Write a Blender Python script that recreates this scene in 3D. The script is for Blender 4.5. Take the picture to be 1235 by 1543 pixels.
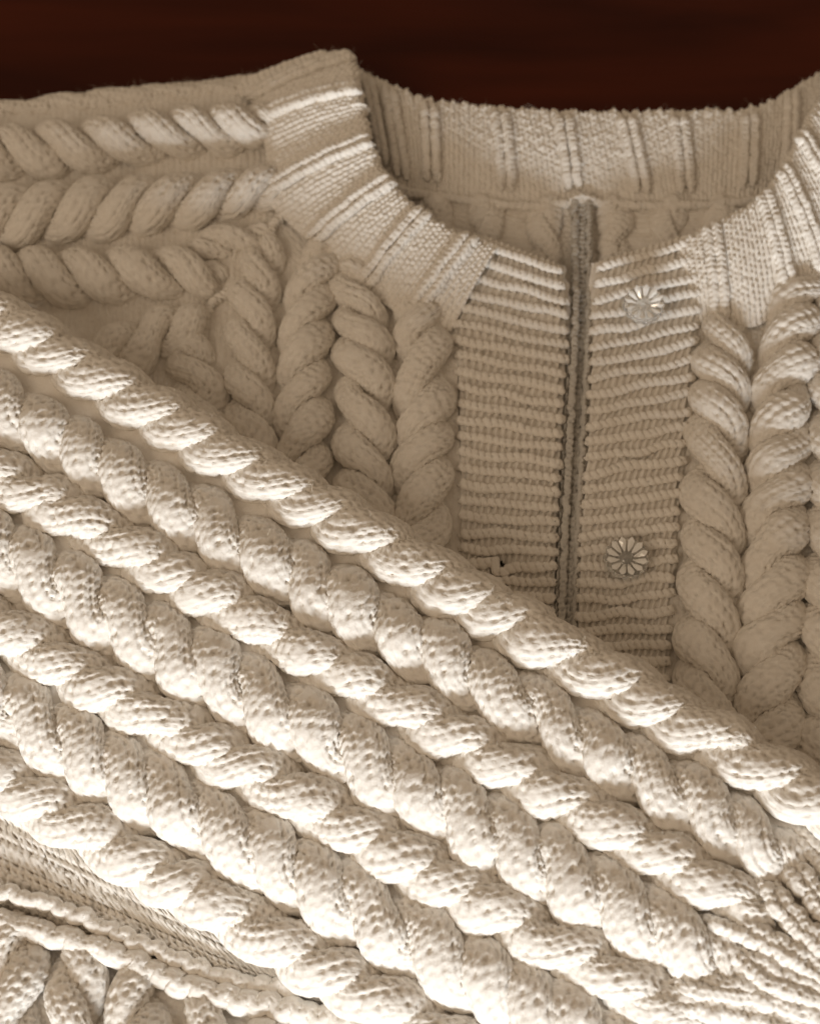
import bpy, math
import numpy as np
rng = np.random.default_rng(7)
for o in list(bpy.data.objects): bpy.data.objects.remove(o)
S = bpy.context.scene
C = S.collection
MM = 0.001
# ------------------------------------------------------------------ camera
W_PX, H_PX = 1235.0, 1543.0
TILT = math.radians(28); DIST = 0.65; HALF = 0.193; TZ = 0.022
cam_d = bpy.data.cameras.new('camera'); cam = bpy.data.objects.new('camera', cam_d); C.objects.link(cam)
CAM = np.array([0.0, -math.sin(TILT)*DIST, TZ + math.cos(TILT)*DIST])
cam.location = CAM; cam.rotation_euler = (TILT, 0, 0)
cam_d.sensor_fit = 'VERTICAL'; cam_d.sensor_height = 24; cam_d.sensor_width = 24*W_PX/H_PX
cam_d.lens = 12/(HALF/DIST)
cam_d.clip_start = 0.02; cam_d.clip_end = 20
cam_d.dof.use_dof = True; cam_d.dof.focus_distance = 0.612; cam_d.dof.aperture_fstop = 6.3
S.camera = cam
# ------------------------------------------------------------------ world fill: warm room light
w = bpy.data.worlds.new('World'); S.world = w; w.use_nodes = True
bg = w.node_tree.nodes['Background']; bg.inputs[0].default_value = (0.605, 0.45, 0.305, 1); bg.inputs[1].default_value = 0.46
# ------------------------------------------------------------------ window light, low, from the near side
ld = bpy.data.lights.new('window_light', 'AREA'); ld.shape = 'RECTANGLE'; ld.size = 0.60; ld.size_y = 0.27
ld.energy = 26.5; ld.color = (0.92, 0.965, 1.0)
lo = bpy.data.objects.new('window_light', ld); C.objects.link(lo)
AZ, EL, LD = math.radians(-3), math.radians(12.5), 1.5
lo.location = (math.sin(AZ)*math.cos(EL)*LD, -math.cos(AZ)*math.cos(EL)*LD, math.sin(EL)*LD)
lo.rotation_euler = (math.pi/2 - EL, 0, -AZ)
# added warm fill lamp, high on the left, to model the shaded wool
rd = bpy.data.lights.new('added_fill_light', 'AREA'); rd.shape = 'RECTANGLE'; rd.size = 0.8; rd.size_y = 0.8; rd.energy = 7.5; rd.color = (1.0, 0.81, 0.61)
ro = bpy.data.objects.new('added_fill_light', rd); C.objects.link(ro); ro.location = (-1.0, -0.95, 1.25)
_d = np.array(ro.location); ro.rotation_euler = (math.acos(_d[2]/np.linalg.norm(_d)), 0, math.atan2(_d[1], _d[0]) + math.pi/2)
S.view_settings.view_transform = 'Standard'; S.view_settings.look = 'None'; S.view_settings.exposure = 0.0; S.view_settings.gamma = 1
S.cycles.max_bounces = 6; S.cycles.diffuse_bounces = 4

ct, st = math.cos(TILT), math.sin(TILT)
def P(px, py, z):
    """point of the photograph -> world point at height z (mm)"""
    px, py, z = np.broadcast_arrays(np.asarray(px, float), np.asarray(py, float), np.asarray(z, float))
    k = HALF/(H_PX/2)
    dx = (px - W_PX/2)*k; dy = -(py - H_PX/2)*k; dz = -DIST
    wx = dx; wy = dy*ct - dz*st; wz = dy*st + dz*ct
    t = (z*MM - CAM[2])/wz
    return np.stack([CAM[0] + wx*t, CAM[1] + wy*t, z*MM], -1)

# ------------------------------------------------------------------ materials
def new_mat(name):
    m = bpy.data.materials.new(name); m.use_nodes = True
    return m, m.node_tree, m.node_tree.nodes, m.node_tree.links, m.node_tree.nodes['Principled BSDF']
def wool(name, c1, c2, bump=0.5):
    m, nt, n, l, b = new_mat(name)
    tc = n.new('ShaderNodeTexCoord')
    n1 = n.new('ShaderNodeTexNoise'); n1.inputs['Scale'].default_value = 260; n1.inputs['Detail'].default_value = 5
    n2 = n.new('ShaderNodeTexNoise'); n2.inputs['Scale'].default_value = 1700; n2.inputs['Detail'].default_value = 3; n2.inputs['Distortion'].default_value = 1.2
    mix = n.new('ShaderNodeMix'); mix.data_type = 'RGBA'
    mix.inputs[6].default_value = (*c1, 1); mix.inputs[7].default_value = (*c2, 1)
    l.new(tc.outputs['Object'], n1.inputs['Vector']); l.new(tc.outputs['Object'], n2.inputs['Vector'])
    rmp = n.new('ShaderNodeMapRange'); rmp.inputs[1].default_value = 0.32; rmp.inputs[2].default_value = 0.68
    ad = n.new('ShaderNodeMath'); ad.operation = 'MULTIPLY_ADD'; ad.inputs[1].default_value = 0.5
    l.new(n2.outputs['Fac'], ad.inputs[0]); 
    hf = n.new('ShaderNodeMath'); hf.operation = 'MULTIPLY'; hf.inputs[1].default_value = 0.5
    l.new(n1.outputs['Fac'], hf.inputs[0]); l.new(hf.outputs[0], ad.inputs[2])
    l.new(ad.outputs[0], rmp.inputs[0]); l.new(rmp.outputs[0], mix.inputs[0])
    l.new(mix.outputs[2], b.inputs['Base Color'])
    bp = n.new('ShaderNodeBump'); bp.inputs['Strength'].default_value = bump; bp.inputs['Distance'].default_value = 0.0006
    l.new(n2.outputs['Fac'], bp.inputs['Height']); l.new(bp.outputs[0], b.inputs['Normal'])
    b.inputs['Roughness'].default_value = 0.92; b.inputs['Specular IOR Level'].default_value = 0.15
    b.inputs['Sheen Weight'].default_value = 0.25; b.inputs['Sheen Roughness'].default_value = 0.6
    b.inputs['Sheen Tint'].default_value = (1, 0.95, 0.85, 1)
    return m
WOOL = wool('cream_wool', (0.79, 0.735, 0.665), (0.88, 0.845, 0.79))
CORD = wool('shaded_wool', (0.50, 0.48, 0.45), (0.66, 0.63, 0.58))  # darker grey copy of the wool: shade inside the slit put into the colour
FUZZ = wool('wool_fibre', (0.80, 0.73, 0.60), (0.86, 0.80, 0.68), 0.0)

def wood():
    m, nt, n, l, b = new_mat('dark_wood')
    tc = n.new('ShaderNodeTexCoord'); mp = n.new('ShaderNodeMapping'); mp.inputs['Scale'].default_value = (2.2, 14, 14)
    mp.inputs['Rotation'].default_value = (0, 0, 0.1)
    n1 = n.new('ShaderNodeTexNoise'); n1.inputs['Scale'].default_value = 2.2; n1.inputs['Detail'].default_value = 8; n1.inputs['Distortion'].default_value = 0.6
    cr = n.new('ShaderNodeValToRGB'); cr.color_ramp.elements[0].position = 0.3; cr.color_ramp.elements[1].position = 0.72
    cr.color_ramp.elements[0].color = (0.034, 0.0056, 0.0020, 1); cr.color_ramp.elements[1].color = (0.078, 0.0135, 0.0045, 1)
    l.new(tc.outputs['Object'], mp.inputs[0]); l.new(mp.outputs[0], n1.inputs['Vector']); l.new(n1.outputs['Fac'], cr.inputs[0])
    l.new(cr.outputs[0], b.inputs['Base Color']); b.inputs['Roughness'].default_value = 0.5; b.inputs['Specular IOR Level'].default_value = 0.12
    bp = n.new('ShaderNodeBump'); bp.inputs['Strength'].default_value = 0.08; bp.inputs['Distance'].default_value = 0.001
    l.new(n1.outputs['Fac'], bp.inputs['Height']); l.new(bp.outputs[0], b.inputs['Normal'])
    return m
WOOD = wood()
def acrylic():
    m, nt, n, l, b = new_mat('clear_acrylic')
    b.inputs['Base Color'].default_value = (0.96, 0.95, 0.92, 1); b.inputs['Roughness'].default_value = 0.06
    b.inputs['Transmission Weight'].default_value = 0.85; b.inputs['IOR'].default_value = 1.49
    return m
ACRY = acrylic()
def foil():
    m, nt, n, l, b = new_mat('silvered_facet')
    b.inputs['Base Color'].default_value = (0.93, 0.92, 0.89, 1); b.inputs['Metallic'].default_value = 0.3; b.inputs['Roughness'].default_value = 0.12; b.inputs['Coat Weight'].default_value = 1.0
    return m
FOIL = foil()

# ------------------------------------------------------------------ object helpers
def empty(name, loc=(0, 0, 0), parent=None):
    o = bpy.data.objects.new(name, None); C.objects.link(o); o.location = loc; o.empty_display_size = 0.02
    if parent: o.parent = parent
    return o
FZ_P, FZ_N = [], []          # samples for the loose fibres
def norm(v): return v/np.maximum(np.linalg.norm(v, axis=-1, keepdims=True), 1e-12)
def grid_normals(g):
    du = np.gradient(g, axis=0); dv = np.gradient(g, axis=1)
    return norm(np.cross(du, dv))
def obj_from_grids(name, grids, mat, parent=None, fuzz=True, keep=None):
    vs, fs, off = [], [], 0
    for gi, g in enumerate(grids):
        n, m = g.shape[:2]
        vs.append(g.reshape(-1, 3))
        i = np.arange(n*m).reshape(n, m)
        q = np.stack([i[:-1, :-1], i[1:, :-1], i[1:, 1:], i[:-1, 1:]], -1).reshape(-1, 4)
        if keep is not None and keep[gi] is not None:
            k = keep[gi]; k = (k[:-1, :-1] & k[1:, :-1] & k[1:, 1:] & k[:-1, 1:]).reshape(-1); q = q[k]
        fs.append(q + off); off += n*m
        if fuzz:
            N = grid_normals(g).reshape(-1, 3); N[N[:, 2] < -0.2] *= -1
            k = rng.integers(0, n*m, max(4, int(n*m*0.05)))
            FZ_P.append(g.reshape(-1, 3)[k]); FZ_N.append(N[k])
    v = np.concatenate(vs).astype(np.float32); f = np.concatenate(fs).astype(np.int32)
    me = bpy.data.meshes.new(name)
    me.vertices.add(len(v)); me.vertices.foreach_set('co', v.ravel())
    me.loops.add(f.size); me.loops.foreach_set('vertex_index', f.ravel())
    me.polygons.add(len(f)); me.polygons.foreach_set('loop_start', np.arange(0, f.size, 4, dtype=np.int32))
    me.polygons.foreach_set('loop_total', np.full(len(f), 4, dtype=np.int32))
    me.polygons.foreach_set('use_smooth', np.ones(len(f), dtype=bool))
    me.update(calc_edges=True); me.validate()
    me.materials.append(mat)
    o = bpy.data.objects.new(name, me); C.objects.link(o)
    if parent: o.parent = parent
    return o
def obj_pydata(name, v, f, mat, parent=None, smooth=False):
    me = bpy.data.meshes.new(name); me.from_pydata([tuple(p) for p in v], [], f); me.update()
    for p in me.polygons: p.use_smooth = smooth
    me.materials.append(mat); o = bpy.data.objects.new(name, me); C.objects.link(o)
    if parent: o.parent = parent
    return o

# ------------------------------------------------------------------ knitting maths
def h01(a, b, s=0.0):
    v = np.sin(a*127.1 + b*311.7 + s*74.7)*43758.5453
    return v - np.floor(v)
def wob(s, amp, lam, seed):
    r = np.random.default_rng(seed); o = np.zeros_like(s)
    for k in range(4):
        o += np.sin(s*2*math.pi/(lam*(0.6 + 1.1*r.random())) + 6.28*r.random())*amp*(0.35 + 0.4*r.random())
    return o
def stockinette(c, r):
    """V-shaped knit stitches: c = column, r = row; 0 in the gaps, 1 on the yarn"""
    r = r + 0.10*np.sin(np.floor(c)*2.3 + r*0.7)
    ci = np.floor(c); x = c - ci - 0.5; r = r + 1.7*h01(ci, ci*0.37)
    out = np.zeros_like(c); pit = np.zeros_like(c); ca, sa = math.cos(0.42), math.sin(0.42)
    for k in (-1, 0, 1, 2):
        rk = np.floor(r) + k; y = r - rk
        j = 0.8 + 0.4*h01(ci, rk)
        for sg in (-1, 1):
            dx = x - sg*0.25; dy = y - 0.22*(h01(ci, rk, 3) - .5)
            u = dx*ca - sg*dy*sa*0.75; v = sg*dx*sa*1.3 + dy*ca
            d = (u/0.25)**2 + (v/0.62)**2
            out = np.maximum(out, j*np.sqrt(np.clip(1 - d, 0, None)))
        w_ = 2.0*h01(ci, rk, 5)**1.4
        pit = pit + w_*1.15*np.exp(-(((x - .12*(h01(ci, rk, 6)-.5))/0.24)**2 + ((y - 0.42)/0.34)**2))
    return 1.25*(1 - np.exp(-2.2*out)) - pit
def purl(c, r):
    out = np.zeros_like(c)
    for k in (-1, 0, 1, 2):
        rk = np.floor(r) + k
        cc = c + 0.5*np.mod(rk, 2)
        for m in (-1, 0, 1):
            ck = np.floor(cc) + m
            x = cc - ck - 0.5 + 0.3*(h01(ck, rk, 1) - .5); y = r - rk + 0.3*(h01(ck, rk, 2) - .5) + 0.55*(x*x)*2 - .1
            d = (x/0.58)**2 + (y/0.48)**2
            out = np.maximum(out, (0.75 + 0.5*h01(ck, rk))*np.sqrt(np.clip(1 - d, 0, None)))
    return out

def resample(pts, step):
    d = np.linalg.norm(np.diff(pts, axis=0), axis=1); s = np.concatenate([[0], np.cumsum(d)])
    n = max(3, int(s[-1]/step)); t = np.linspace(0, s[-1], n)
    return np.stack([np.interp(t, s, pts[:, k]) for k in range(pts.shape[1])], -1), t
def smooth_line(ctrl, n=400):
    """Catmull-Rom through the control rows"""
    c = np.asarray(ctrl, float)
    if len(c) == 2: return c[0] + (c[1]-c[0])*np.linspace(0, 1, n)[:, None]
    e = np.vstack([2*c[0]-c[1], c, 2*c[-1]-c[-2]]); t = np.linspace(0, len(c)-1 - 1e-9, n)
    i = t.astype(int); f = (t - i)[:, None]
    p0, p1, p2, p3 = e[i], e[i+1], e[i+2], e[i+3]
    return 0.5*((2*p1) + (-p0+p2)*f + (2*p0-5*p1+4*p2-p3)*f**2 + (-p0+3*p1-3*p2+p3)*f**3)

STEP = 0.6*MM
def tube(path, nrm, rw, rh, arc=2.2, colw=3.3*MM, rowh=2.8*MM, amp=0.82*MM, fn='knit', seed=0, res=0.56*MM, flat=2.3):
    """soft elliptic strand along path; its upper side carries knit stitches in relief"""
    n = len(path)
    T = norm(np.gradient(path, axis=0)); N = norm(nrm - (nrm*T).sum(-1, keepdims=True)*T); B = np.cross(T, N)
    s = np.concatenate([[0], np.cumsum(np.linalg.norm(np.diff(path, axis=0), axis=1))])
    rw = np.broadcast_to(rw, (n,))[:, None]; rh = np.broadcast_to(rh, (n,))[:, None]
    half = float(np.mean(rw) + np.mean(rh))/2*arc
    af = min(arc, 1.75); m = max(7, int(2*half*af/arc/res)); a = np.linspace(-af, af, m)
    if arc > af + .1: ex = np.linspace(af, arc, 4)[1:]; a = np.concatenate([-ex[::-1], a, ex])
    m = len(a); a = a[None, :]
    e = 2/flat
    ca = np.cos(a); sa = np.sin(a)
    x = np.sign(sa)*np.abs(sa)**e*rw; y = np.sign(ca)*np.abs(ca)**e*rh
    pos = path[:, None, :] + B[:, None, :]*x[..., None] + N[:, None, :]*y[..., None]
    nn = norm(B[:, None, :]*(sa/np.maximum(rw, 1e-6))[..., None] + N[:, None, :]*(ca/np.maximum(rh, 1e-6))[..., None])
    col = (a*(rw+rh)/2)/colw + 0.5*0 + seed*0.37; row = np.broadcast_to(s[:, None]/rowh, (n, m)) + seed*0.61
    col = np.broadcast_to(col, (n, m))
    d = stockinette(col, row) if fn == 'knit' else purl(col, row)
    d = d + 0.12*(h01(np.floor(row*2), np.floor(col*2), seed) - .5)
    return pos + nn*(amp*(d - 0.5))[..., None]

def cable(name, parent, line, sgn, normal=(0, 0, 1), pitch=19.6, a=5.7, h=4.4, rw=6.6, rh=5.7, anchor=None, fade=(8, 8), seed=1, tilt2=None, sink=5):
    """two-strand rope cable. line rows: px, py, z(mm), scale. sgn +1: lobes rise to the right of travel."""
    L = np.asarray(line, float)
    if L.shape[1] == 3: L = np.hstack([L, np.ones((len(L), 1))])
    d = smooth_line(L); pts = P(d[:, 0], d[:, 1], d[:, 2])
    c, s = resample(pts, STEP); so = np.concatenate([[0], np.cumsum(np.linalg.norm(np.diff(pts, axis=0), axis=1))])
    sc = np.interp(s, so, d[:, 3])
    N0 = np.broadcast_to(np.asarray(normal, float), c.shape)
    T = norm(np.gradient(c, axis=0)); N0 = norm(N0 - (N0*T).sum(-1, keepdims=True)*T); B = np.cross(T, N0)
    s0 = 0.0
    if anchor is not None:
        ap = P(anchor[0], anchor[1], np.interp(0.5, [0, 1], [L[0, 2], L[-1, 2]])); s0 = s[np.argmin(np.linalg.norm(c - ap, axis=1))]
    end = np.clip(np.minimum(s/(fade[0]*MM + 1e-9), (s[-1]-s)/(fade[1]*MM + 1e-9)), 0, 1); end = np.sqrt(end*(2-end))
    grids = []
    for k in (0, 1):
        ph = math.pi*(s - s0)/(pitch*MM) + wob(s, 0.3, 80*MM, seed*11+5)
        th = ph + k*math.pi
        lat = np.sin(th); ht = np.cos(th)
        wv = wob(s, 0.55*MM, 30*MM, seed*3+k)
        sw = 1 + wob(s, 0.10, 24*MM, seed*7+k)
        path = c + B*((-sgn*a*MM*lat*sc + wv)*(0.4+0.6*end))[:, None] + N0*((h*MM*ht*sc) - (1-end)*sink*MM)[:, None]
        up = N0 + B*(-sgn*0.45*lat)[:, None]
        grids.append(tube(path, up, rw*MM*sc*sw*(0.5+0.5*end), rh*MM*sc*sw*(0.5+0.5*end), seed=seed+k, arc=2.35))
    return obj_from_grids(name, grids, WOOL, parent)

def loft(stations, n, m, smooth_v=True):
    """stations: list of polylines of (px,py,z) -> grid n (along) x m (across) of world points"""
    lines = [smooth_line(s_, n) for s_ in stations]
    lines = np.stack([P(l_[:, 0], l_[:, 1], l_[:, 2]) for l_ in lines], 0)   # k,n,3
    k = lines.shape[0]
    g = smooth_line(lines.reshape(k, -1), m).reshape(m, n, 3)
    return np.swapaxes(g, 0, 1)
def arclens(g):
    u = np.concatenate([[0], np.cumsum(np.linalg.norm(np.diff(g, axis=0), axis=2).mean(1))])
    v = np.concatenate([[0], np.cumsum(np.linalg.norm(np.diff(g, axis=1), axis=2).mean(0))])
    return np.meshgrid(u, v, indexing='ij')
def up_normals(g):
    N = grid_normals(g)
    if N[..., 2].mean() < 0: N = -N
    return N
def knit_sheet(g, kind='purl', cw=2.9, rh=2.5, amp=0.6, lump=0.5, seed=0, swap=False):
    u, v = arclens(g); N = up_normals(g)
    if swap: u, v = v, u
    d = purl(u/(cw*MM), v/(rh*MM)) if kind == 'purl' else stockinette(u/(cw*MM), v/(rh*MM))
    lo_ = wob(u + 0.6*v, lump*MM, 22*MM, seed) + wob(v - 0.5*u, lump*MM, 17*MM, seed+9)
    return g + N*(amp*MM*(d-.5) + lo_)[..., None]

# ================================================================== table
def table():
    x0, x1, y0, y1, t, b = -0.75, 0.75, -0.55, 0.75, 0.03, 0.004
    def ring(i, z): return [(x0+i, y0+i, z), (x1-i, y0+i, z), (x1-i, y1-i, z), (x0+i, y1-i, z)]
    v = ring(b, 0) + ring(0, -b) + ring(0, -t)
    f = [(0, 1, 2, 3), (11, 10, 9, 8)]
    for r in (0, 4):
        for i in range(4): f.append((r+i, r+4+i, r+4+(i+1) % 4, r+(i+1) % 4))
    o = obj_pydata('table', v, f, WOOD)
    o['label'] = 'dark reddish brown wooden table top under the cream cardigan'; o['category'] = 'table'
    return o
table()

# ================================================================== cardigan
card = empty('cardigan')
card['label'] = 'cream hand-knitted cable cardigan lying with one sleeve folded across its front'; card['category'] = 'cardigan'

# ---------------- back panel (inside of the back, seen through the neck opening and between the bands)
g = loft([[(520, 270, 9), (600, 262, 9), (681, 294, 8), (793, 308, 8), (878, 302, 8), (990, 308, 8), (1103, 302, 8), (1204, 262, 9), (1290, 230, 9)],
          [(500, 360, 7), (600, 380, 6), (700, 400, 6), (800, 410, 6), (878, 410, 6), (990, 410, 6), (1103, 400, 6), (1230, 380, 6), (1300, 330, 6)],
          [(500, 1080, 5), (600, 1080, 5), (700, 1080, 5), (800, 1080, 5), (878, 1080, 5), (990, 1080, 5), (1103, 1080, 5), (1230, 1080, 5), (1300, 1080, 5)]], 230, 230)
back = obj_from_grids('back_panel', [knit_sheet(g, 'purl', 2.9, 2.6, 0.7, 0.35, 3)], WOOL, card)
for i, (x, sg) in enumerate(((655, 1), (735, -1), (820, 1), (925, -1), (1005, 1), (1085, -1))):
    cable('cable', back, [(x+(878-x)*-0.02, 296, 8.5, .8), (x, 350, 7.5, .85), (x+4, 430, 6.5, .85)], sg, rw=5.4, rh=2.6, a=4.2, h=1.2, pitch=21, fade=(3, 3), seed=200+i)

def cords(name, parent, lines, rad, mat=None, colw=2.4, rowh=2.4, amp=0.55, wv=0.25, seed=0, nrm=(0, 0, 1), flat=2.0, fade=0.0, res=0.55):
    grids = []
    for i, ln in enumerate(lines):
        d = smooth_line(ln); pts, s = resample(P(d[:, 0], d[:, 1], d[:, 2]), 0.55*MM)
        T = norm(np.gradient(pts, axis=0)); Bv = norm(np.cross(T, np.array([0, 0, 1.0])))
        pts = pts + Bv*wob(s, wv*MM, 9*MM, seed+i)[:, None]
        e = np.ones_like(s)
        if fade: e = np.sqrt(np.clip(np.minimum(s, s[-1]-s)/(fade*MM), 0.06, 1))
        r = rad*MM*(1 + wob(s, 0.06, 12*MM, seed+50+i))*e
        grids.append(tube(pts, np.broadcast_to(np.array(nrm, float), pts.shape), r, r, arc=2.5, colw=colw*MM, rowh=rowh*MM, amp=amp*MM, seed=seed+i, res=res*MM, flat=flat))
    return obj_from_grids(name, grids, mat or WOOL, parent)

# ---------------- strip that runs down the slit between the two bands
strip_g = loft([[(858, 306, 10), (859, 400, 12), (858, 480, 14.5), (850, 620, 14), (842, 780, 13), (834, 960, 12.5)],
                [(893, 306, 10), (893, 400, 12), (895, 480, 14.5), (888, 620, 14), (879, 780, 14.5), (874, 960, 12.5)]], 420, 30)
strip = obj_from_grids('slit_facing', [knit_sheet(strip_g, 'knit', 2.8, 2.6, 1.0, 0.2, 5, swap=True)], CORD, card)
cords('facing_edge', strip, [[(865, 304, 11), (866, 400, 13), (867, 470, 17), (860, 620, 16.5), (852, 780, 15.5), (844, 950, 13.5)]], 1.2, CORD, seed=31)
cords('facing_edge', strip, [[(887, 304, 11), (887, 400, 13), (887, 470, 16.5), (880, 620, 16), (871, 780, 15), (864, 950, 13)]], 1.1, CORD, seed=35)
cords('hanging_loop', card, [[(858, 302, 10.5), (868, 297, 11.5), (882, 296, 11.5), (895, 301, 10.5)]], 1.3, seed=37)

# ---------------- front panels (purl ground under the cables)
gl = loft([[(230, 330, 10), (225, 420, 10), (220, 620, 10), (220, 900, 10), (220, 1200, 10)],
           [(330, 300, 16), (330, 420, 15), (320, 620, 14), (300, 900, 12), (260, 1200, 11)],
           [(420, 300, 17), (430, 420, 15), (430, 620, 14), (420, 900, 12), (400, 1200, 11)],
           [(560, 395, 17), (550, 460, 15), (548, 620, 14), (550, 900, 12), (550, 1200, 11)],
           [(690, 470, 16), (690, 520, 15), (690, 620, 14), (700, 900, 12), (700, 1200, 11)]], 330, 150)
front_l = obj_from_grids('front_panel', [knit_sheet(gl, 'purl', 2.9, 2.5, 0.6, 0.3, 11)], WOOL, card)
front_l['label'] = 'left front panel, partly under the folded sleeve'
cable('cable', front_l, [(404, 362, 16.5, .7), (384, 430, 16.5, .92), (376, 520, 16, .95), (376, 620, 15, .95), (372, 760, 14, .95)], 1, seed=41, fade=(5, 3), rw=6.2, pitch=18.5)
cable('cable', front_l, [(497, 372, 16, .7), (470, 440, 17, .95), (459, 520, 16.5, .98), (456, 640, 15.5, .98), (452, 800, 14, .98)], -1, seed=43, fade=(6, 3), rw=6.2, pitch=18.5)
cable('cable', front_l, [(520, 400, 16.5, .7), (540, 470, 17, .95), (548, 570, 16.5, 1), (550, 700, 15.5, 1), (552, 850, 14, 1)], 1, seed=45, fade=(6, 3), rw=6.2, pitch=18.5)
cable('cable', front_l, [(612, 440, 16, .6), (636, 500, 16.5, .92), (637, 580, 16.5, 1), (636, 700, 15.5, 1), (632, 900, 14, 1)], -1, seed=47, fade=(10, 3), rw=6.6)
# smaller lumps where the raglan meets the front
cable('cable', front_l, [(276, 520, 14, .8), (296, 580, 14.5, 1), (306, 700, 13, 1)], 1, seed=49, fade=(4, 3), rw=6.6)

gr = loft([[(1030, 440, 16), (1020, 620, 14), (1000, 900, 12), (990, 1300, 11)],
           [(1150, 440, 17), (1140, 620, 15), (1120, 900, 13), (1110, 1300, 11)],
           [(1330, 380, 17), (1330, 620, 15), (1320, 900, 13), (1310, 1300, 11)]], 330, 130)
front_r = obj_from_grids('front_panel', [knit_sheet(gr, 'purl', 2.9, 2.5, 0.6, 0.3, 13)], WOOL, card)
front_r['label'] = 'right front panel with the cables beside the buttons'
cable('cable', front_r, [(1092, 478, 17, .75), (1088, 540, 17.5, .95), (1080, 660, 17, 1), (1074, 800, 16, 1.03), (1066, 960, 15, 1.05), (1058, 1120, 13, 1.05)], 1, seed=51, fade=(8, 3), anchor=(1082, 640), rw=6.6, pitch=20)
cable('cable', front_r, [(1222, 400, 17, .75), (1192, 490, 18, 1), (1178, 600, 17.5, 1.05), (1170, 760, 16.5, 1.08), (1163, 920, 15.5, 1.1), (1152, 1200, 13, 1.1)], -1, seed=53, fade=(8, 3), rw=6.8, pitch=19)
cable('cable', front_r, [(1275, 430, 18, .9), (1262, 560, 17.5, 1), (1258, 760, 16.5, 1), (1250, 960, 15.5, 1.0), (1236, 1250, 13, 1.0)], 1, seed=55, fade=(8, 3), rw=6.8, pitch=20.5)

# ---------------- shoulder / upper sleeve behind the folded sleeve
gy = loft([[(-60, 176, 1), (100, 150, 2), (220, 128, 3), (330, 120, 5), (420, 100, 7)],
           [(-60, 190, 10), (100, 165, 10), (220, 145, 10), (330, 135, 12), (430, 118, 14)],
           [(-60, 270, 13), (100, 262, 13), (220, 255, 14), (330, 250, 16), (430, 240, 17)],
           [(-60, 380, 14), (100, 376, 14), (220, 365, 15), (330, 345, 16), (430, 330, 17)],
           [(-60, 480, 13), (100, 480, 13), (220, 470, 14), (320, 440, 15), (400, 410, 15)],
           [(-60, 640, 12), (100, 640, 12), (220, 600, 13), (310, 560, 14), (380, 520, 14)]], 240, 240)
yoke = obj_from_grids('shoulder', [knit_sheet(gy, 'purl', 2.7, 2.5, 0.65, 0.35, 17, swap=True)], WOOL, card)
yoke['label'] = 'left shoulder with cables running sideways'
cable('cable', yoke, [(-60, 172, 7, .7), (60, 160, 8, .7), (180, 146, 9, .7), (300, 138, 10, .65), (400, 135, 12, .5)], -1, seed=60, rw=5.6, rh=3.4, a=3.6, h=1.4, fade=(2, 12), pitch=24, normal=(0, .25, 1))
cable('cable', yoke, [(-60, 232, 16, 1.12), (60, 230, 16.5, 1.1), (180, 218, 17.5, 1.05), (300, 202, 19, 1.02), (412, 190, 21, .92)], -1, seed=61, fade=(2, 7), anchor=(300, 205), pitch=18.5, rw=6.0, rh=6.0, a=5.8, h=4.7)
cable('cable', yoke, [(-60, 335, 17, 1.2), (60, 327, 17.5, 1.18), (180, 314, 18.5, 1.16), (300, 302, 19.5, 1.1), (424, 280, 21, .86)], 1, seed=62, fade=(2, 7), pitch=17.5, rw=6.0, rh=6.0, a=5.8, h=4.7)
cable('cable', yoke, [(-60, 418, 16, 1.15), (40, 420, 16, 1.15), (160, 418, 16.5, 1.12), (260, 416, 16.5, 1.05), (335, 424, 15, .85)], -1, seed=63, fade=(2, 10), pitch=18.5, rw=6.0, rh=6.0, a=5.8, h=4.7)
cable('cable', yoke, [(90, 570, 14, 1.1), (180, 535, 15, 1.1), (255, 505, 15.5, 1.05), (312, 482, 14.5, .8)], 1, seed=64, fade=(2, 8), pitch=19, rw=6.0, rh=6.0, a=5.8, h=4.7)
cable('cable', yoke, [(290, 374, 16, .7), (350, 366, 16.5, .8), (408, 362, 16, .7)], -1, seed=65, fade=(5, 5), pitch=17, rw=5.8, a=4.6)

cords('raglan_seam', yoke, [[(425, 318, 19), (408, 352, 18.5), (372, 412, 17.5), (318, 462, 16.5), (262, 540, 15)]], 1.7, seed=69, colw=2.6, amp=.9, wv=.6)
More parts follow.
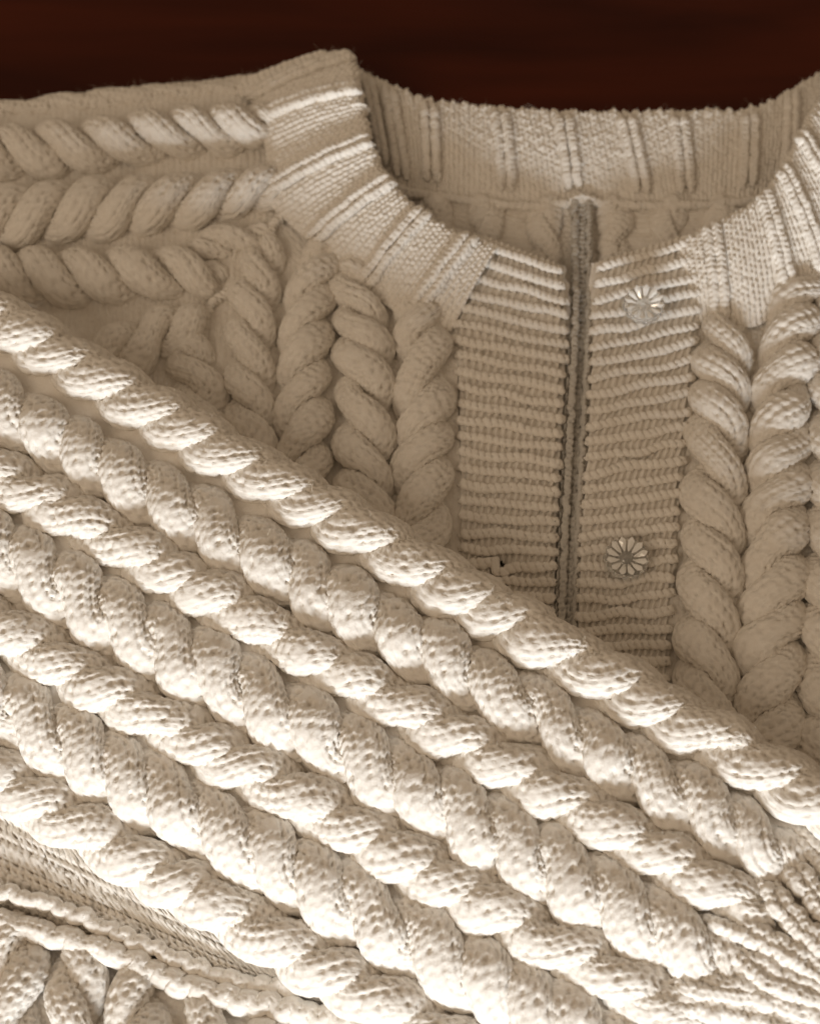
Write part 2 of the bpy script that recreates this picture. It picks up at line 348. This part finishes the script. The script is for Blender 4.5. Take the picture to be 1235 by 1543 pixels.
# ---------------- button bands in garter ridges
def band(name, left, right, n_ridge, label, hole=None, seed=0):
    left = np.array(left, float); right = np.array(right, float)
    L = smooth_line(left, 900); R = smooth_line(right, 900)
    def even(c):
        d_ = np.concatenate([[0], np.cumsum(np.hypot(np.diff(c[:, 0])*.3, np.diff(c[:, 1])))]); t_ = np.linspace(0, d_[-1], 500)
        return np.stack([np.interp(t_, d_, c[:, k]) for k in range(3)], -1)
    L = even(L); R = even(R)
    def at(t, u):   # t down 0..1, u across 0..1 -> px,py,z
        i = np.clip(t, 0, 1)*499
        l_ = np.stack([np.interp(i, np.arange(500), L[:, k]) for k in range(3)], -1)
        r_ = np.stack([np.interp(i, np.arange(500), R[:, k]) for k in range(3)], -1)
        return l_ + (r_ - l_)*np.asarray(u)[..., None]
    tt, uu = np.meshgrid(np.linspace(0, 1, 340), np.linspace(-0.02, 1.02, 84), indexing='ij')
    q = at(tt, uu); edge = np.clip(np.minimum(uu, 1-uu)/0.10, -0.2, 1); edge = 1 - (1-edge)**2
    zz = q[..., 2] - 2.8 - 3.5*(1-edge)
    g = P(q[..., 0], q[..., 1], zz); u, v = arclens(g)
    # purl bars between the ridges
    bars = 0.5 + 0.5*np.cos(v*2*math.pi/(2.75*MM) + 0.6*np.sin(tt*n_ridge*6.283))
    g = g + up_normals(g)*((bars - .5)*1.7*MM + wob(u+v, .2*MM, 8*MM, seed))[..., None]
    keep = None
    if hole is not None:
        hp = P(hole[0], hole[1], 15); dd = np.hypot(g[..., 0]-hp[0], (g[..., 1]-hp[1])*0.9); keep = [dd > 2.5*MM]
        dip = np.exp(-(dd/(3.4*MM))**2)*3.0*MM; g[..., 2] -= dip
    o = obj_from_grids(name, [g], WOOL, card, keep=keep); o['label'] = label
    for k in range(n_ridge):
        t = (k + 0.5)/n_ridge
        us = np.linspace(0.0 + 0.02*rng.random(), 1.0 - 0.02*rng.random(), 200)
        e = np.sqrt(np.clip(np.minimum(us, 1-us)/0.06, 0.05, 1))
        jig = wob(us*40*MM, 0.085/n_ridge, 26*MM, seed+k*5)
        q = at(np.full_like(us, t) + jig, us)
        z = q[:, 2] - 1.5 - 3.4*(1-e)
        pts, s = resample(P(q[:, 0], q[:, 1], z), 0.5*MM)
        T = norm(np.gradient(pts, axis=0)); Bv = norm(np.cross(T, np.array([0, 0, 1.0])))
        ph = 2*math.pi*s/(2.75*MM) + wob(s, .5, 20*MM, seed+k)
        vis = np.ones_like(s)
        if hole is not None:
            dh = np.hypot(pts[:, 0]-hp[0], pts[:, 1]-hp[1])
            push = np.sign((pts[:, 1]-hp[1]) + 1e-6)*np.exp(-(dh/(3.5*MM))**2)*3.0*MM
            pts = pts + np.array([0, 1.0, 0])*push[:, None]
        pts = pts + Bv*(0.68*MM*np.sin(ph))[:, None] + np.array([0, 0, 1.0])*(0.22*MM*np.cos(ph))[:, None]
        e2 = np.sqrt(np.clip(np.minimum(s, s[-1]-s)/(1.6*MM), 0.05, 1))
        r = (1.55*MM*(1 + 0.1*math.sin(k*2.7+seed) + 0.17*np.cos(ph + 1.2) + wob(s, 0.07, 7*MM, seed+k+90)))*e2
        gridt = tube(pts, np.broadcast_to(np.array([0, -.15, 1.0]), pts.shape), r, r*0.95, arc=2.7, amp=0.22*MM, colw=1.6*MM, rowh=1.375*MM, seed=k, res=0.5*MM, flat=2)
        obj_from_grids('garter_ridge', [gridt], WOOL, o)
    return o
band('button_band', [(718, 352, 28), (690, 420, 24), (676, 480, 19.5), (684, 540, 18.5), (688, 640, 18), (690, 800, 17), (696, 1010, 14)],
     [(846, 400, 26), (856, 462, 22.5), (856, 540, 19), (850, 640, 18.5), (842, 790, 17.5), (836, 1000, 14)], 27,
     'left button band with the empty buttonhole', hole=(753, 852), seed=300)
band('button_band', [(896, 396, 26), (889, 470, 22.5), (884, 560, 19.5), (878, 690, 19), (870, 800, 18), (865, 940, 17), (862, 1060, 14)],
     [(1040, 352, 28), (1056, 430, 25), (1052, 500, 20.5), (1044, 600, 19), (1028, 740, 18), (1018, 860, 17.5), (1008, 1060, 14)], 28,
     'right button band carrying two clear buttons', seed=400)

# ---------------- collar
def collar(stations, rib_at, name, label, parent, n=420, m=64, rc=4.2, seed=0, curl=150, rails=2.0, rib_ex=(0.0, 1.0), amp=1.05, lift=1.0):
    st_ = np.array(stations, float)               # Ox,Oy,Oz, Ix,Iy,Iz
    d = smooth_line(st_, n)
    O = P(d[:, 0], d[:, 1], d[:, 2]); I = P(d[:, 3], d[:, 4], d[:, 5])
    hv = I - O; hv[:, 2] = 0; hv = norm(hv)
    def section(k):   # k: row index (float array ok via int) -> profile in v
        pass
    v1 = np.linspace(0, 1, m)[None, :, None]
    bulge = np.array([0, 0, 1.0])*(np.sin(np.linspace(0, math.pi, m))*2.4*MM)[None, :, None]
    g1 = O[:, None] + (I-O)[:, None]*v1 + bulge
    ph = np.radians(np.linspace(0, curl, 26))[1:][None, :, None]
    g2 = I[:, None] + hv[:, None]*rc*MM*np.sin(ph) + np.array([0, 0, -1.0])*rc*MM*(1-np.cos(ph))
    g = np.concatenate([g1, g2], 1)
    N = up_normals(g1); N = np.concatenate([N, np.repeat(N[:, -1:], 25, 1)], 1)
    gn = grid_normals(g); gn = gn*np.sign((gn*N).sum(-1, keepdims=True).mean())
    u, v = arclens(g)
    uu = u/np.mean(u[-1])  # 0..1
    dsp = purl(v/(2.5*MM), u/(2.15*MM))
    gg = g + gn*(amp*MM*(dsp-.5) + wob(u, .3*MM, 16*MM, seed) + (0.45*MM*np.sin(u*6.283/(4.6*MM)) + wob(u, .4*MM, 7*MM, seed+3))*np.clip((v/v[:, -1:] - .74)*7, 0, 1))[..., None]
    o = obj_from_grids(name, [gg], WOOL, parent); o['label'] = label
    k = len(st_) - 1
    for j, r_ in enumerate(rib_at):
        f = r_/k*(n-1); grids = []
        for sd in (-1, 1):
            off = sd*rails*MM
            i0 = int(np.clip(f, 1, n-2)); Tn = norm(O[i0+1]-O[i0-1])
            prof = g[i0] + (gn[i0]*lift*MM)
            Tt = norm(g[i0+1] - g[i0-1])
            prof = prof + Tt*off
            a0 = int(rib_ex[0]*m); a1 = int(m*rib_ex[1]) + (9 if rib_ex[1] >= 1 else 0)
            prof = prof[a0:a1]; nr = gn[i0][a0:a1]
            pp, s = resample(prof, 0.6*MM); s_old = np.concatenate([[0], np.cumsum(np.linalg.norm(np.diff(prof, axis=0), axis=1))])
            both = np.hstack([pp, norm(np.stack([np.interp(s, s_old, nr[:, q]) for q in range(3)], -1))])
            e = np.sqrt(np.clip(np.minimum(s, s[-1]-s)/(4*MM), .1, 1))
            both[:, :3] += Tt[len(Tt)//2]*wob(s, .18*MM, 10*MM, seed+j+sd)[:, None]
            rr = 2.0*MM*e*(1+wob(s, .06, 8*MM, seed+j))
            grids.append(tube(both[:, :3], both[:, 3:], rr, rr, arc=2.6, colw=2.9*MM, rowh=2.4*MM, amp=.55*MM, seed=j, res=.5*MM, flat=2))
        obj_from_grids('rib', grids, WOOL, o)
    return o
collar([(330, 140, 10, 478, 78, 18), (372, 150, 16, 520, 88, 26), (392, 178, 22, 530, 136, 34), (400, 240, 22, 540, 180, 34), (398, 296, 21, 548, 218, 34),
        (468, 366, 20, 580, 278, 33), (548, 434, 19, 632, 326, 31), (618, 484, 18, 704, 364, 29), (680, 500, 16, 745, 380, 27)],
       [1.0, 2, 3.95, 5, 6, 7], 'collar', 'left front of the ribbed collar', card, seed=500)
collar([(1046, 492, 16, 1018, 372, 26), (1085, 486, 18, 1072, 348, 29), (1138, 492, 19, 1118, 322, 31), (1190, 452, 20, 1152, 300, 32),
        (1240, 412, 21, 1182, 262, 34), (1290, 370, 22, 1210, 210, 35), (1330, 300, 22, 1238, 160, 35)],
       [1, 3, 4, 5], 'collar', 'right front of the ribbed collar', card, seed=540)
# back of the neck, inside face
collar([(560, 226, 11, 520, 96, 13), (602, 284, 9, 574, 124, 15), (648, 290, 8.5, 641, 152, 16), (700, 298, 8, 700, 160, 16), (793, 306, 8, 776, 167, 16), (880, 302, 8, 860, 172, 16),
        (990, 308, 8, 960, 172, 16), (1060, 304, 8, 1060, 170, 16), (1130, 296, 8.5, 1136, 166, 16), (1190, 262, 9, 1200, 134, 16), (1250, 200, 10, 1262, 96, 15)],
       [0.55, 1.15, 2.1, 3.7, 4.85, 5.8, 6.6, 7.9, 8.9], 'collar', 'back of the collar, inside face', card, seed=580, rails=2.2, rib_ex=(0.10, 0.97), rc=3.4, lift=1.2, amp=1.35)
cords('neck_seam', card, [[(560, 240, 10), (602, 285, 9.6), (681, 299, 9.4), (793, 311, 9.2), (878, 305, 9.2), (990, 311, 9.2), (1103, 305, 9.2), (1159, 294, 9.6), (1215, 252, 10)]], 1.9, seed=600)

# ---------------- buttons
def button(px, py, z, tilt, label, rot=0.0):
    r = 8.3*MM; c = P(px, py, z)
    o_name = 'button'
    # clear body: lathe with a scalloped rim
    prof = [(0.0, -0.9), (0.80, -0.9), (0.98, -0.35), (1.0, 0.1), (0.95, 0.5), (0.86, 0.8), (0.42, 0.2), (0.30, 0.5), (0.22, 0.95), (0.0, 1.0)]
    n = 96; v, f = [], []
    for i in range(n):
        a = 2*math.pi*i/n
        for (q, h) in prof:
            k = 1 + (0.035*math.cos(12*a) if 0.5 < q else 0)
            v.append((q*k*r*math.cos(a), q*k*r*math.sin(a), h*2.0*MM))
    m = len(prof)
    for i in range(n):
        j = (i+1) % n
        for k in range(m-1): f.append((i*m+k, j*m+k, j*m+k+1, i*m+k+1))
    b = obj_pydata(o_name, v, f, ACRY, card, smooth=True); b.location = c; b.rotation_euler = (tilt[0], tilt[1], rot); b['label'] = label
    # twelve cut facets set in the dish
    me = None
    for i in range(12):
        a = 2*math.pi*(i+.5)/12
        if me is None:
            fv = [(0.28, 0, 0.35), (0.50, -0.095, 0.6), (0.80, -0.155, 1.35), (0.96, 0, 1.75), (0.80, 0.155, 1.35), (0.50, 0.095, 0.6), (0.68, 0, 1.45), (0.70, 0, 0.0)]
            fv = [(x*r, y*r, h*1.6*MM + .3*MM) for x, y, h in fv]
            ff = [(k, (k+1) % 6, 6) for k in range(6)] + [((k+1) % 6, k, 7) for k in range(6)]
            fo = obj_pydata('facet', fv, ff, FOIL, b); me = fo.data
        else:
            fo = bpy.data.objects.new('facet', me); C.objects.link(fo); fo.parent = b
        fo.rotation_euler = (0, 0, a)
    return b
button(969, 460, 30.5, (0.10, 0.0), 'upper clear flower-cut button, catching more light', 0.1)
button(943, 842, 20.5, (0.06, 0.0), 'lower clear flower-cut button, in shade', -0.05)

# ---------------- the lower body that shows below the sleeve
gb = loft([[(-60, 1330, 8), (300, 1400, 9), (640, 1500, 9), (900, 1560, 9)],
           [(-60, 1480, 10), (300, 1520, 11), (640, 1580, 11), (900, 1620, 11)],
           [(-60, 1680, 10), (300, 1680, 11), (640, 1680, 11), (900, 1690, 11)]], 330, 110)
low = obj_from_grids('front_panel', [knit_sheet(gb, 'purl', 2.9, 2.5, 0.6, 0.3, 19)], WOOL, card)
low['label'] = 'lower front of the cardigan below the folded sleeve'
for i, (x, sg) in enumerate(((-62, 1), (22, -1), (112, 1), (205, -1), (300, 1), (395, -1), (490, 1), (590, -1))):
    yt = 1400 + 0.42*max(x, 0) - 25
    cable('cable', low, [(x+8, yt+18, 9, 1), (x+2, yt+80, 12, 1), (x-4, max(yt+170, 1660), 12, 1)], sg, seed=700+i, fade=(2, 2), rw=6.3, rh=5.8, a=4.6, h=4.0, pitch=26)

# ---------------- the folded sleeve
def ln(b, m, z, xs=(-70, 200, 500, 800, 1100, 1330), dz=0.0, bend=0.0):
    return [(x, b + m*x + bend*((x-600)/600)**2*10, z + dz*(x/1200)) for x in xs]
SL = [ln(446, .588, 17), ln(458, .587, 36), ln(484, .584, 49), ln(612, .575, 47), ln(716, .576, 46), ln(831, .575, 42), ln(947, .567, 37), ln(1062, .567, 31),
      ln(1172, .585, 20)]
for r_, xe in zip(range(2, 9), (1330, 1215, 1180, 1135, 1075, 1015, 830)):
    b_, m_ = SL[r_][0][1] + 70*(SL[r_][1][1]-SL[r_][0][1])/270, (SL[r_][1][1]-SL[r_][0][1])/270
    SL[r_] = [(x, b_ + m_*x, SL[r_][0][2] - (3 if x > xe-1 else 0)) for x in np.linspace(-70, xe, 6)]
strip_lo = [(-70, 1262, 17), (200, 1385, 16), (420, 1478, 14), (700, 1545, 13), (1000, 1640, 13), (1330, 1760, 12)]
strip_lo2 = [(-70, 1338, 14), (200, 1425, 13), (420, 1492, 11.5), (700, 1560, 10), (1000, 1650, 9), (1330, 1780, 8)]
strip_lo3 = [(-70, 1352, 8), (200, 1436, 8), (420, 1502, 7), (700, 1566, 6), (1000, 1660, 5), (1330, 1790, 5)]
base = [[(x, y, z - 1.2) for x, y, z in s_] for s_ in SL] + [strip_lo, strip_lo2, strip_lo3]
gs = loft(base[:9], 240, 110)                                   # mostly hidden under the cables
u, v = arclens(gs)
gs = gs + up_normals(gs)*(0.5*MM*(purl(u/(3.2*MM), v/(3.2*MM))-.5) + wob(u, .35*MM, 30*MM, 4))[..., None]
g2 = loft([[(x, y - 12, z - .6) for x, y, z in base[8]]] + base[8:], 640, 130)      # plain strip below the last cable
u, v = arclens(g2)
g2 = g2 + up_normals(g2)*(1.15*MM*(stockinette(v/(3.0*MM), u/(2.6*MM))-.5) + wob(u, .35*MM, 30*MM, 4) + wob(v+.2*u, .5*MM, 16*MM, 6))[..., None]
sleeve = obj_from_grids('sleeve', [gs, g2], WOOL, card)
sleeve['label'] = 'folded sleeve crossing the front with seven rope cables'
tdir = norm(P(900, 1000, 35) - P(300, 650, 35)); side = np.cross(tdir, np.array([0, 0, 1.0]))  # points to lower left / near side
def nrm_at(deg): a = math.radians(deg); return np.array([0, 0, 1.0])*math.cos(a) + side*math.sin(a)
CAB = [  # b, m, z, sign, normal tilt (+ = toward the near side), end x, anchor
    (483, .585, 49, 1, -24, 1330, (705, 895)),
    (612, .575, 47, -1, -8, 1200, (679, 1000)),
    (715, .576, 46, 1, 4, 1165, (470, 985)),
    (831, .575, 42, -1, 8, 1120, (627, 1194)),
    (947, .567, 37, 1, 10, 1060, (455, 1205)),
    (1062, .567, 31, -1, 13, 1000, (569, 1386)),
    (1172, .585, 24, 1, 16, 760, (200, 1290))]
for i, (b, m_, z, sg, tl, xe, an) in enumerate(CAB):
    xs = np.linspace(-70, xe, 7)
    line = [(x, b + m_*x, z, 1.0 if x < xe-60 else .95) for x in xs]
    cable('cable', sleeve, line, sg, normal=nrm_at(tl), anchor=an, seed=800+i*3, fade=(2, 34), sink=8, rw=8.1 if sg < 0 else (7.3 if i else 8.3), rh=5.8 if sg < 0 else 5.6, a=6.4 if sg < 0 else (3.8 if i else 4.8), h=3.5 if sg < 0 else 3.3)
# seam edge of the sleeve: two rolled cords
e1 = [(-70, 1322, 18), (0, 1344, 17.5), (83, 1366, 17), (167, 1402, 16.5), (250, 1438, 16), (333, 1472, 15), (417, 1487, 14.5), (520, 1490, 14), (650, 1512, 13.5), (760, 1532, 13), (900, 1575, 12)]
cords('seam_edge', sleeve, [e1], 2.7, seed=900, colw=2.8, amp=.35, wv=.7)
e2 = [(-70, 1372, 16), (0, 1389, 16), (62, 1405, 16), (167, 1436, 16), (250, 1474, 15.5), (333, 1501, 15), (430, 1522, 14.5), (540, 1545, 14), (700, 1580, 13)]
cords('seam_edge', sleeve, [e2], 4.0, seed=910, colw=2.9, amp=.35, wv=.8)

# ---------------- ribbed cuff at the end of the sleeve
gc = loft([[(1200, 1180, 43), (1300, 1250, 39), (1420, 1340, 34)], [(1165, 1290, 45), (1300, 1372, 42), (1420, 1450, 37)], [(1105, 1395, 42), (1250, 1475, 40), (1420, 1570, 36)],
           [(985, 1490, 37), (1150, 1560, 34), (1420, 1680, 31)], [(880, 1580, 29), (1050, 1660, 25), (1400, 1780, 22)]], 220, 200)
cuff = obj_from_grids('cuff', [knit_sheet(gc, 'purl', 2.7, 2.4, .7, .3, 23)], WOOL, card)
cuff['label'] = 'ribbed cuff at the end of the folded sleeve'
RB = [([(1150, 1235), (1198, 1269), (1235, 1306)], [(1172, 1232), (1212, 1262), (1250, 1298)], 44.5),
      ([(1160, 1290), (1198, 1329), (1235, 1376)], [(1182, 1288), (1216, 1324), (1252, 1364)], 46.5),
      ([(1130, 1312), (1158, 1351), (1192, 1396), (1235, 1433)], [(1156, 1322), (1180, 1356), (1206, 1388), (1248, 1424)], 47),
      ([(1050, 1378), (1083, 1396), (1140, 1420), (1235, 1472)], [(1090, 1378), (1120, 1394), (1168, 1418), (1245, 1459)], 46),
      ([(1096, 1424), (1112, 1444), (1149, 1479), (1235, 1511)], [(1112, 1424), (1128, 1438), (1174, 1466), (1240, 1491)], 44.5),
      ([(1000, 1478), (1052, 1494), (1140, 1506), (1235, 1535)], [(1040, 1470), (1080, 1482), (1150, 1492), (1240, 1520)], 42.5),
      ([(930, 1496), (985, 1514), (1118, 1534), (1235, 1568)], [(940, 1482), (1000, 1498), (1124, 1518), (1240, 1550)], 40)]
for i, (r0, r1, z) in enumerate(RB):
    def full(r):
        (xa, ya), (xb, yb) = r[-2], r[-1]; m_ = (yb-ya)/(xb-xa)
        q = [(x, y, z - (3.5 if k == 0 else 0.4)) for k, (x, y) in enumerate(r)]
        return q + [(1420, yb + m_*(1420-xb), z - 4)]
    cords('rib', cuff, [full(r0), full(r1)], 2.75, seed=950+i*2, colw=3.2, rowh=2.5, amp=.7, wv=.4, fade=9)

# ---------------- loose fibres on the wool
def fibres():
    p = np.concatenate(FZ_P); nn = np.concatenate(FZ_N)
    k = rng.permutation(len(p))[:80000]; p = p[k]; nn = nn[k]; n = len(p)
    t = norm(rng.normal(size=(n, 3))); dirv = norm(nn*0.75 + t*0.9); bend = norm(rng.normal(size=(n, 3)))*0.55
    Lh = (0.9 + 2.4*rng.random(n)**1.8)*MM; wd = 0.032*MM
    sd = norm(np.cross(dirv, rng.normal(size=(n, 3))))
    mid = p + dirv*(Lh*.5)[:, None]; tip = p + (dirv + bend)*(Lh)[:, None]
    V = np.stack([p - sd*wd, p + sd*wd, mid - sd*wd*.9, mid + sd*wd*.9, tip - sd*wd*.4, tip + sd*wd*.4], 1).reshape(-1, 3)
    b = (np.arange(n)*6)[:, None]
    F = np.concatenate([b + np.array([0, 1, 3, 2]), b + np.array([2, 3, 5, 4])], 0).astype(np.int32)
    me = bpy.data.meshes.new('loose_fibres'); me.vertices.add(len(V)); me.vertices.foreach_set('co', V.astype(np.float32).ravel())
    me.loops.add(F.size); me.loops.foreach_set('vertex_index', F.ravel()); me.polygons.add(len(F))
    me.polygons.foreach_set('loop_start', np.arange(0, F.size, 4, dtype=np.int32)); me.polygons.foreach_set('loop_total', np.full(len(F), 4, dtype=np.int32))
    me.update(calc_edges=True); me.materials.append(FUZZ)
    o = bpy.data.objects.new('loose_fibres', me); C.objects.link(o); o.parent = card; o['kind'] = 'stuff'
fibres()
print('TRIS', sum(len(o.data.polygons)*2 for o in bpy.data.objects if o.type == 'MESH'))
